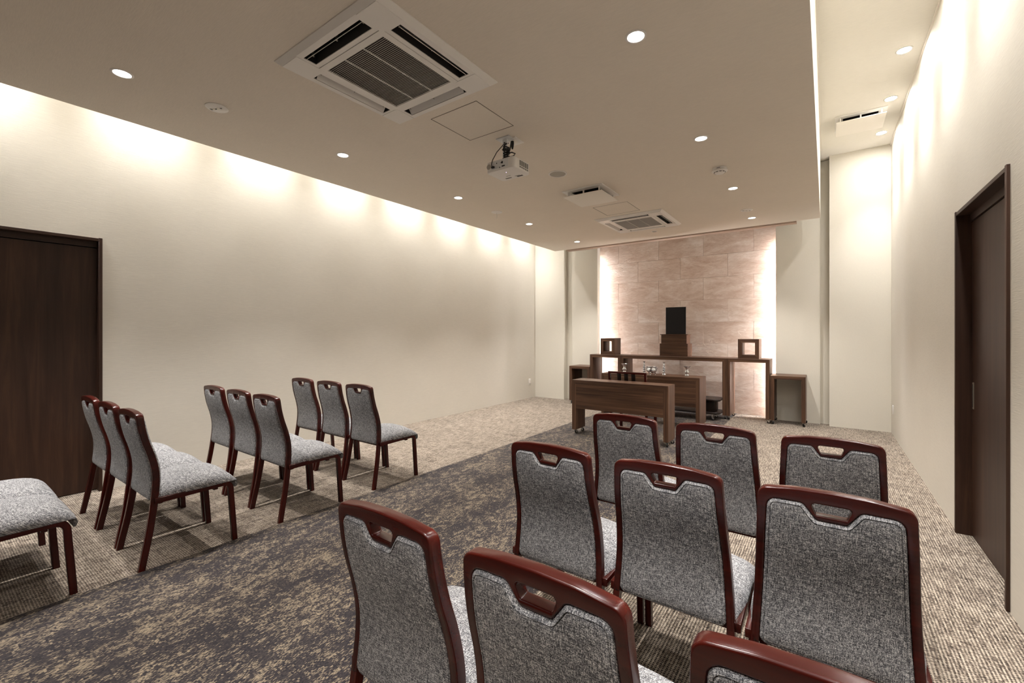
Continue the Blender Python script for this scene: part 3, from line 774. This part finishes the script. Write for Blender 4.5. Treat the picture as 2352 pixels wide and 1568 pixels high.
def fillet(pts, rads, n=5):
    """round the corners of a closed 2-D polygon"""
    out = []; k = len(pts)
    for i in range(k):
        p, q, r_ = Vector(pts[i - 1]), Vector(pts[i]), Vector(pts[(i + 1) % k]); r = rads[i]
        if r <= 0: out.append(tuple(q)); continue
        a = (p - q).normalized(); b = (r_ - q).normalized()
        ang = a.angle(b); d = r / math.tan(ang / 2)
        s, e = q + a * d, q + b * d
        c = q + (a + b).normalized() * (r / math.sin(ang / 2))
        v0, v1 = s - c, e - c
        a0 = math.atan2(v0.y, v0.x); da = math.atan2(v1.y, v1.x) - a0
        while da > PI: da -= 2 * PI
        while da < -PI: da += 2 * PI
        for j in range(n + 1):
            t_ = a0 + da * j / n; out.append((c.x + r * math.cos(t_), c.y + r * math.sin(t_)))
    return out
def resample(pts, step=0.02, closed=True):
    out = []; n = len(pts)
    for i in range(n if closed else n - 1):
        a, b = Vector(pts[i]), Vector(pts[(i + 1) % n]); L = (b - a).length; k = max(1, int(L / step))
        for j in range(k): out.append(tuple(a + (b - a) * j / k))
    if not closed: out.append(tuple(pts[-1]))
    return out
ZTOP = 0.893
def panel_outline():
    zt = 0.857
    left = [(-wi(z), z) for z in (0.70, 0.55)]
    P = [(-wi(ZB), ZB), (wi(ZB), ZB), (wi(.55), .55), (wi(.7), .70), (wi(zt) , zt), (0.068, zt + 0.002), (0.036, 0.8135), (-0.036, 0.8135), (-0.068, zt + 0.002), (-wi(zt), zt), (-wi(.7), .70), (-wi(.55), .55)]
    rr = [0.022, 0.022, 0, 0, 0.026, 0.020, 0.012, 0.012, 0.020, 0.026, 0, 0]
    return fillet(P, rr)
def frame_outline():
    outer = [(wo(ZB), ZB), (wo(.55), .55), (wo(.7), .70), (wo(.86) - 0.0005, ZTOP - 0.008), (0.09, ZTOP + 0.004), (0, ZTOP + 0.007), (-0.09, ZTOP + 0.004), (-wo(.86) + 0.0005, ZTOP - 0.008), (-wo(.7), .70), (-wo(.55), .55), (-wo(ZB), ZB)]
    ro = [0, 0, 0, 0.028, 0.3, 0.5, 0.3, 0.028, 0, 0, 0]
    zt = 0.857
    inner = [(-wi(ZB), ZB), (-wi(.55), .55), (-wi(.7), .70), (-wi(zt), zt), (-0.068, zt + 0.002), (-0.036, 0.8135), (0.036, 0.8135), (0.068, zt + 0.002), (wi(zt), zt), (wi(.7), .70), (wi(.55), .55), (wi(ZB), ZB)]
    ri = [0, 0, 0, 0.026, 0.020, 0.012, 0.012, 0.020, 0.026, 0, 0, 0]
    return fillet(outer + inner, ro + ri)
HANDLE = fillet([(-0.037, 0.829), (0.037, 0.829), (0.050, 0.862), (-0.050, 0.862)], [0.005, 0.005, 0.009, 0.009], 4)
def bend(bm, f=None):
    for v in bm.verts: v.co.y += yb(v.co.z)
def slice_z(bm, zs, xs=()):
    for z in zs: bmesh.ops.bisect_plane(bm, geom=bm.verts[:] + bm.edges[:] + bm.faces[:], plane_co=(0, 0, z), plane_no=(0, 0, 1))
    for x in xs: bmesh.ops.bisect_plane(bm, geom=bm.verts[:] + bm.edges[:] + bm.faces[:], plane_co=(x, 0, 0), plane_no=(1, 0, 0))
def finish(bm, name, ang=38):
    me = bpy.data.meshes.new(name); bmesh.ops.recalc_face_normals(bm, faces=bm.faces); bm.to_mesh(me); bm.free()
    me.polygons.foreach_set('use_smooth', [True] * len(me.polygons)); me.set_sharp_from_angle(angle=R(ang))
    return me
def mesh_back_frame():
    bm = bmesh.new(); ed = []
    for loop in (resample(frame_outline()), resample(HANDLE, 0.03)):
        vs = [bm.verts.new((x, 0, z)) for x, z in loop]
        ed += [bm.edges.new((vs[i], vs[(i + 1) % len(vs)])) for i in range(len(vs))]
    bmesh.ops.triangle_fill(bm, use_beauty=True, use_dissolve=False, edges=ed)
    r = bmesh.ops.extrude_face_region(bm, geom=bm.faces[:])
    bmesh.ops.translate(bm, verts=[e for e in r['geom'] if isinstance(e, bmesh.types.BMVert)], vec=(0, DEP, 0))
    bmesh.ops.recalc_face_normals(bm, faces=bm.faces)
    rim = [e for e in bm.edges if len(e.link_faces) == 2 and e.calc_face_angle(0) > R(70) and not all(v.co.z < ZB + 0.001 for v in e.verts) and abs(e.verts[0].co.y - e.verts[1].co.y) < 1e-5]
    bmesh.ops.bevel(bm, geom=rim, offset=0.0055, segments=3, affect='EDGES', profile=0.5, clamp_overlap=True)
    slice_z(bm, [0.40 + 0.04 * k for k in range(11)])
    bend(bm)
    return finish(bm, 'back_frame', 50)
def shell(bm, outline, y, sgn, steps, bulge):
    vs = [bm.verts.new((x, y, z)) for x, z in outline]
    f = bm.faces.new(vs if sgn < 0 else vs[::-1])
    f.normal_update()
    if f.normal.y * sgn < 0: f.normal_flip(); f.normal_update()
    for th, dp in steps: bmesh.ops.inset_region(bm, faces=[f], thickness=th, depth=dp, use_even_offset=True, use_boundary=True)
def mesh_back_cushion():
    bm = bmesh.new()
    out = resample(panel_outline(), 0.03)
    shell(bm, out, 0.014, -1, [(0.0008, 0.012), (0.0035, 0.0045), (0.004, 0.001), (0.0016, -0.0028), (0.0016, 0.0028), (0.008, 0.0012)], 0)
    shell(bm, out, 0.014, 1, [(0.0008, 0.014), (0.006, 0.012), (0.010, 0.008)], 0)
    slice_z(bm, [0.385 + 0.035 * k for k in range(14)], [-0.12, -0.06, 0, 0.06, 0.12])
    for v in bm.verts:
        if v.co.y > 0.045:
            u = 1 - (v.co.x / wi(v.co.z)) ** 2; w = max(0, 1 - ((v.co.z - 0.60) / 0.25) ** 2)
            v.co.y += 0.012 * max(0, u) * w
        if v.co.y < -0.003: v.co.y -= 0.003 * max(0, 1 - (v.co.x / wi(v.co.z)) ** 2)
        if v.co.z < 0.40 and v.co.y < 0.01: v.co.y += (0.40 - v.co.z) * 0.25
    bend(bm)
    return finish(bm, 'back_cushion', 60)
def mesh_seat():
    Y = [(.085, .430), (.10, .444), (.14, .462), (.20, .477), (.26, .486), (.32, .489), (.37, .486), (.41, .479), (.445, .467), (.473, .450), (.494, .428), (.509, .402), (.516, .380), (.508, .362)]
    nx = 18; bm = bmesh.new(); rows_ = []
    for y, zc in Y:
        hw = 0.2285 - 0.022 * max(0, (0.22 - y) / 0.14) if y < 0.22 else 0.2285
        if y > 0.49: hw -= 0.004 * (y - 0.49) / 0.02
        ze = min(0.392, zc - 0.012); hwl = (zc - ze) * 0.58; row = []
        for i in range(nx + 1):
            a = -1 + 2 * i / nx; x = math.copysign(abs(math.sin(a * PI / 2)), a)
            z = ze + hwl * (1 - abs(x) ** 8) ** 0.42 + (zc - ze - hwl) * (1 - x * x)
            row.append(bm.verts.new((x * hw, y, z)))
        rows_.append(row)
    for a, b in zip(rows_, rows_[1:]):
        for i in range(nx): bm.faces.new((a[i], a[i + 1], b[i + 1], b[i]))
    # underside
    bot = []
    for j, (y, zc) in enumerate(Y):
        bot.append((bm.verts.new((rows_[j][0].co.x + 0.006, min(y, 0.500), min(0.388, rows_[j][0].co.z - 0.003) if y < 0.49 else rows_[j][0].co.z - 0.004)),
                    bm.verts.new((rows_[j][-1].co.x - 0.006, min(y, 0.500), min(0.388, rows_[j][0].co.z - 0.003) if y < 0.49 else rows_[j][0].co.z - 0.004))))
    for j in range(len(Y) - 1):
        bm.faces.new((rows_[j][0], rows_[j + 1][0], bot[j + 1][0], bot[j][0]))
        bm.faces.new((rows_[j][-1], bot[j][1], bot[j + 1][1], rows_[j + 1][-1]))
        bm.faces.new((bot[j][0], bot[j + 1][0], bot[j + 1][1], bot[j][1]))
    bm.faces.new([*rows_[0]][::-1] + [bot[0][0], bot[0][1]][0:1] + [bot[0][1]])
    bm.faces.new([*rows_[-1]] + [bot[-1][1], bot[-1][0]])
    return finish(bm, 'seat_cushion', 65)
def mesh_rear_leg(s):
    secs = []
    for k in range(13):
        z = ZB * k / 12; w1 = wo(z); w0 = w1 - 0.0245 - 0.004 * (1 - z / ZB); y = yb(z); d = DEP - 0.003 * (1 - z / ZB)
        c = 0.004
        secs.append([(s * (w0 + c), y, z), (s * (w1 - c), y, z), (s * w1, y + c, z), (s * w1, y + d - c, z), (s * (w1 - c), y + d, z), (s * (w0 + c), y + d, z), (s * w0, y + d - c, z), (s * w0, y + c, z)])
    return MB().sweep(None, secs).mesh('leg', smooth=True)
def mesh_front_leg(s):
    # rail end, rounded corner, then the leg: path of (y, z, direction)
    pth = [(0.385, 0.384, 0)]
    cy, cz, r = 0.432, 0.340, 0.044
    for k in range(9):
        a = R(90 - 82 * k / 8); pth.append((cy + r * math.cos(a), cz + r * math.sin(a), 90 * k / 8))
    yend = 0.500
    for z in (0.26, 0.16, 0.08, 0.0): pth.append((cy + r * math.cos(R(8)) + (yend - (cy + r * math.cos(R(8)))) * (0.346 - z) / 0.346, z, 90))
    x0, x1 = 0.1985, 0.2265; secs = []; hw = 0.0155; c = 0.003
    n = len(pth)
    for i, (y, z, _) in enumerate(pth):
        a = Vector(pth[max(i - 1, 0)][:2]); b = Vector(pth[min(i + 1, n - 1)][:2]); d = (b - a).normalized(); nn = Vector((-d.y, d.x))
        if i == n - 1: nn = Vector((1, 0))
        o_, i_ = Vector((y, z)) + nn * hw, Vector((y, z)) - nn * hw
        P_ = lambda u, q: (s * u, q.x, q.y)
        secs.append([P_(x0, o_ - nn * c), P_(x0 + c, o_), P_(x1 - c, o_), P_(x1, o_ - nn * c), P_(x1, i_ + nn * c), P_(x1 - c, i_), P_(x0 + c, i_), P_(x0, i_ + nn * c)])
    return MB().sweep(None, secs).mesh('leg', smooth=True)
CH = {'back_frame': (mesh_back_frame(), 'mahogany_x'), 'back_cushion': (mesh_back_cushion(), 'fabric'), 'seat_cushion': (mesh_seat(), 'fabric')}
LEGS = [mesh_rear_leg(-1), mesh_rear_leg(1), mesh_front_leg(-1), mesh_front_leg(1)]
RAILS = []
for s in (-1, 1):
    x0, x1 = sorted((s * 0.1985, s * 0.2265))
    q = lambda y, z: [(x0, y, z - 0.0155), (x1, y, z - 0.0155), (x1, y, z + 0.0155), (x0, y, z + 0.0155)]
    RAILS.append(MB().sweep(None, [q(0.078, 0.379), q(0.24, 0.382), q(0.388, 0.384)]).mesh('seat_rail', bevel=0.0025, angle=60))
STR = [MB().box(-0.2, 0.2, 0.385, 0.410, 0.350, 0.384).mesh('stretcher', bevel=0.003), MB().box(-0.2, 0.2, 0.100, 0.122, 0.352, 0.386).mesh('stretcher', bevel=0.003)]
def chair(x, y, label, group, rz=0.0):
    t = thing('banquet_chair', label, 'chair', (x, y, 0), rz, group)
    for nm, (me, mt) in CH.items(): link(nm, me, mt, t)
    for me in LEGS: link('leg', me, 'mahogany_z', t)
    for me in RAILS: link('seat_rail', me, 'mahogany_y', t)
    for me in STR: link('stretcher', me, 'mahogany_x', t)
    return t
seat_nm = {0: 'aisle-side', 1: 'middle', 2: 'wall-side'}
jig = random.Random(5)
for rw, (y0, xc, pitch, n) in {'front': (2.362, -3.395, 0.474, 3), 'second': (1.562, -3.386, 0.474, 3), 'third': (0.776, -3.377, 0.475, 3), 'last': (0.020, -3.392, 0.472, 2)}.items():
    for k in range(n):
        lab = 'grey tweed red-brown-framed chair, %s seat of %s row left of dark aisle' % (seat_nm[k], rw)
        if rw == 'last': lab = ['grey tweed chair at bottom left picture edge, seat nearer the dark aisle', 'grey tweed chair at bottom left picture edge, seat nearer the brown door'][k]
        chair(xc - pitch * k, y0 + jig.uniform(-.003, .003), lab, 'chairs left of the aisle', jig.uniform(-.006, .006))
for rw, (y0, xs) in {'front': (2.325, (-0.915, -0.449, 0.017)), 'middle': (1.522, (-0.918, -0.4525, 0.0125)), 'rear': (0.700, (-0.918, -0.4525, 0.0125))}.items():
    for k, x in enumerate(xs):
        lab = 'grey tweed red-brown-framed chair, %s seat of %s row right of dark aisle' % (seat_nm[k], rw)
        chair(x, y0 + jig.uniform(-.003, .003), lab, 'chairs right of the aisle', jig.uniform(-.006, .006))
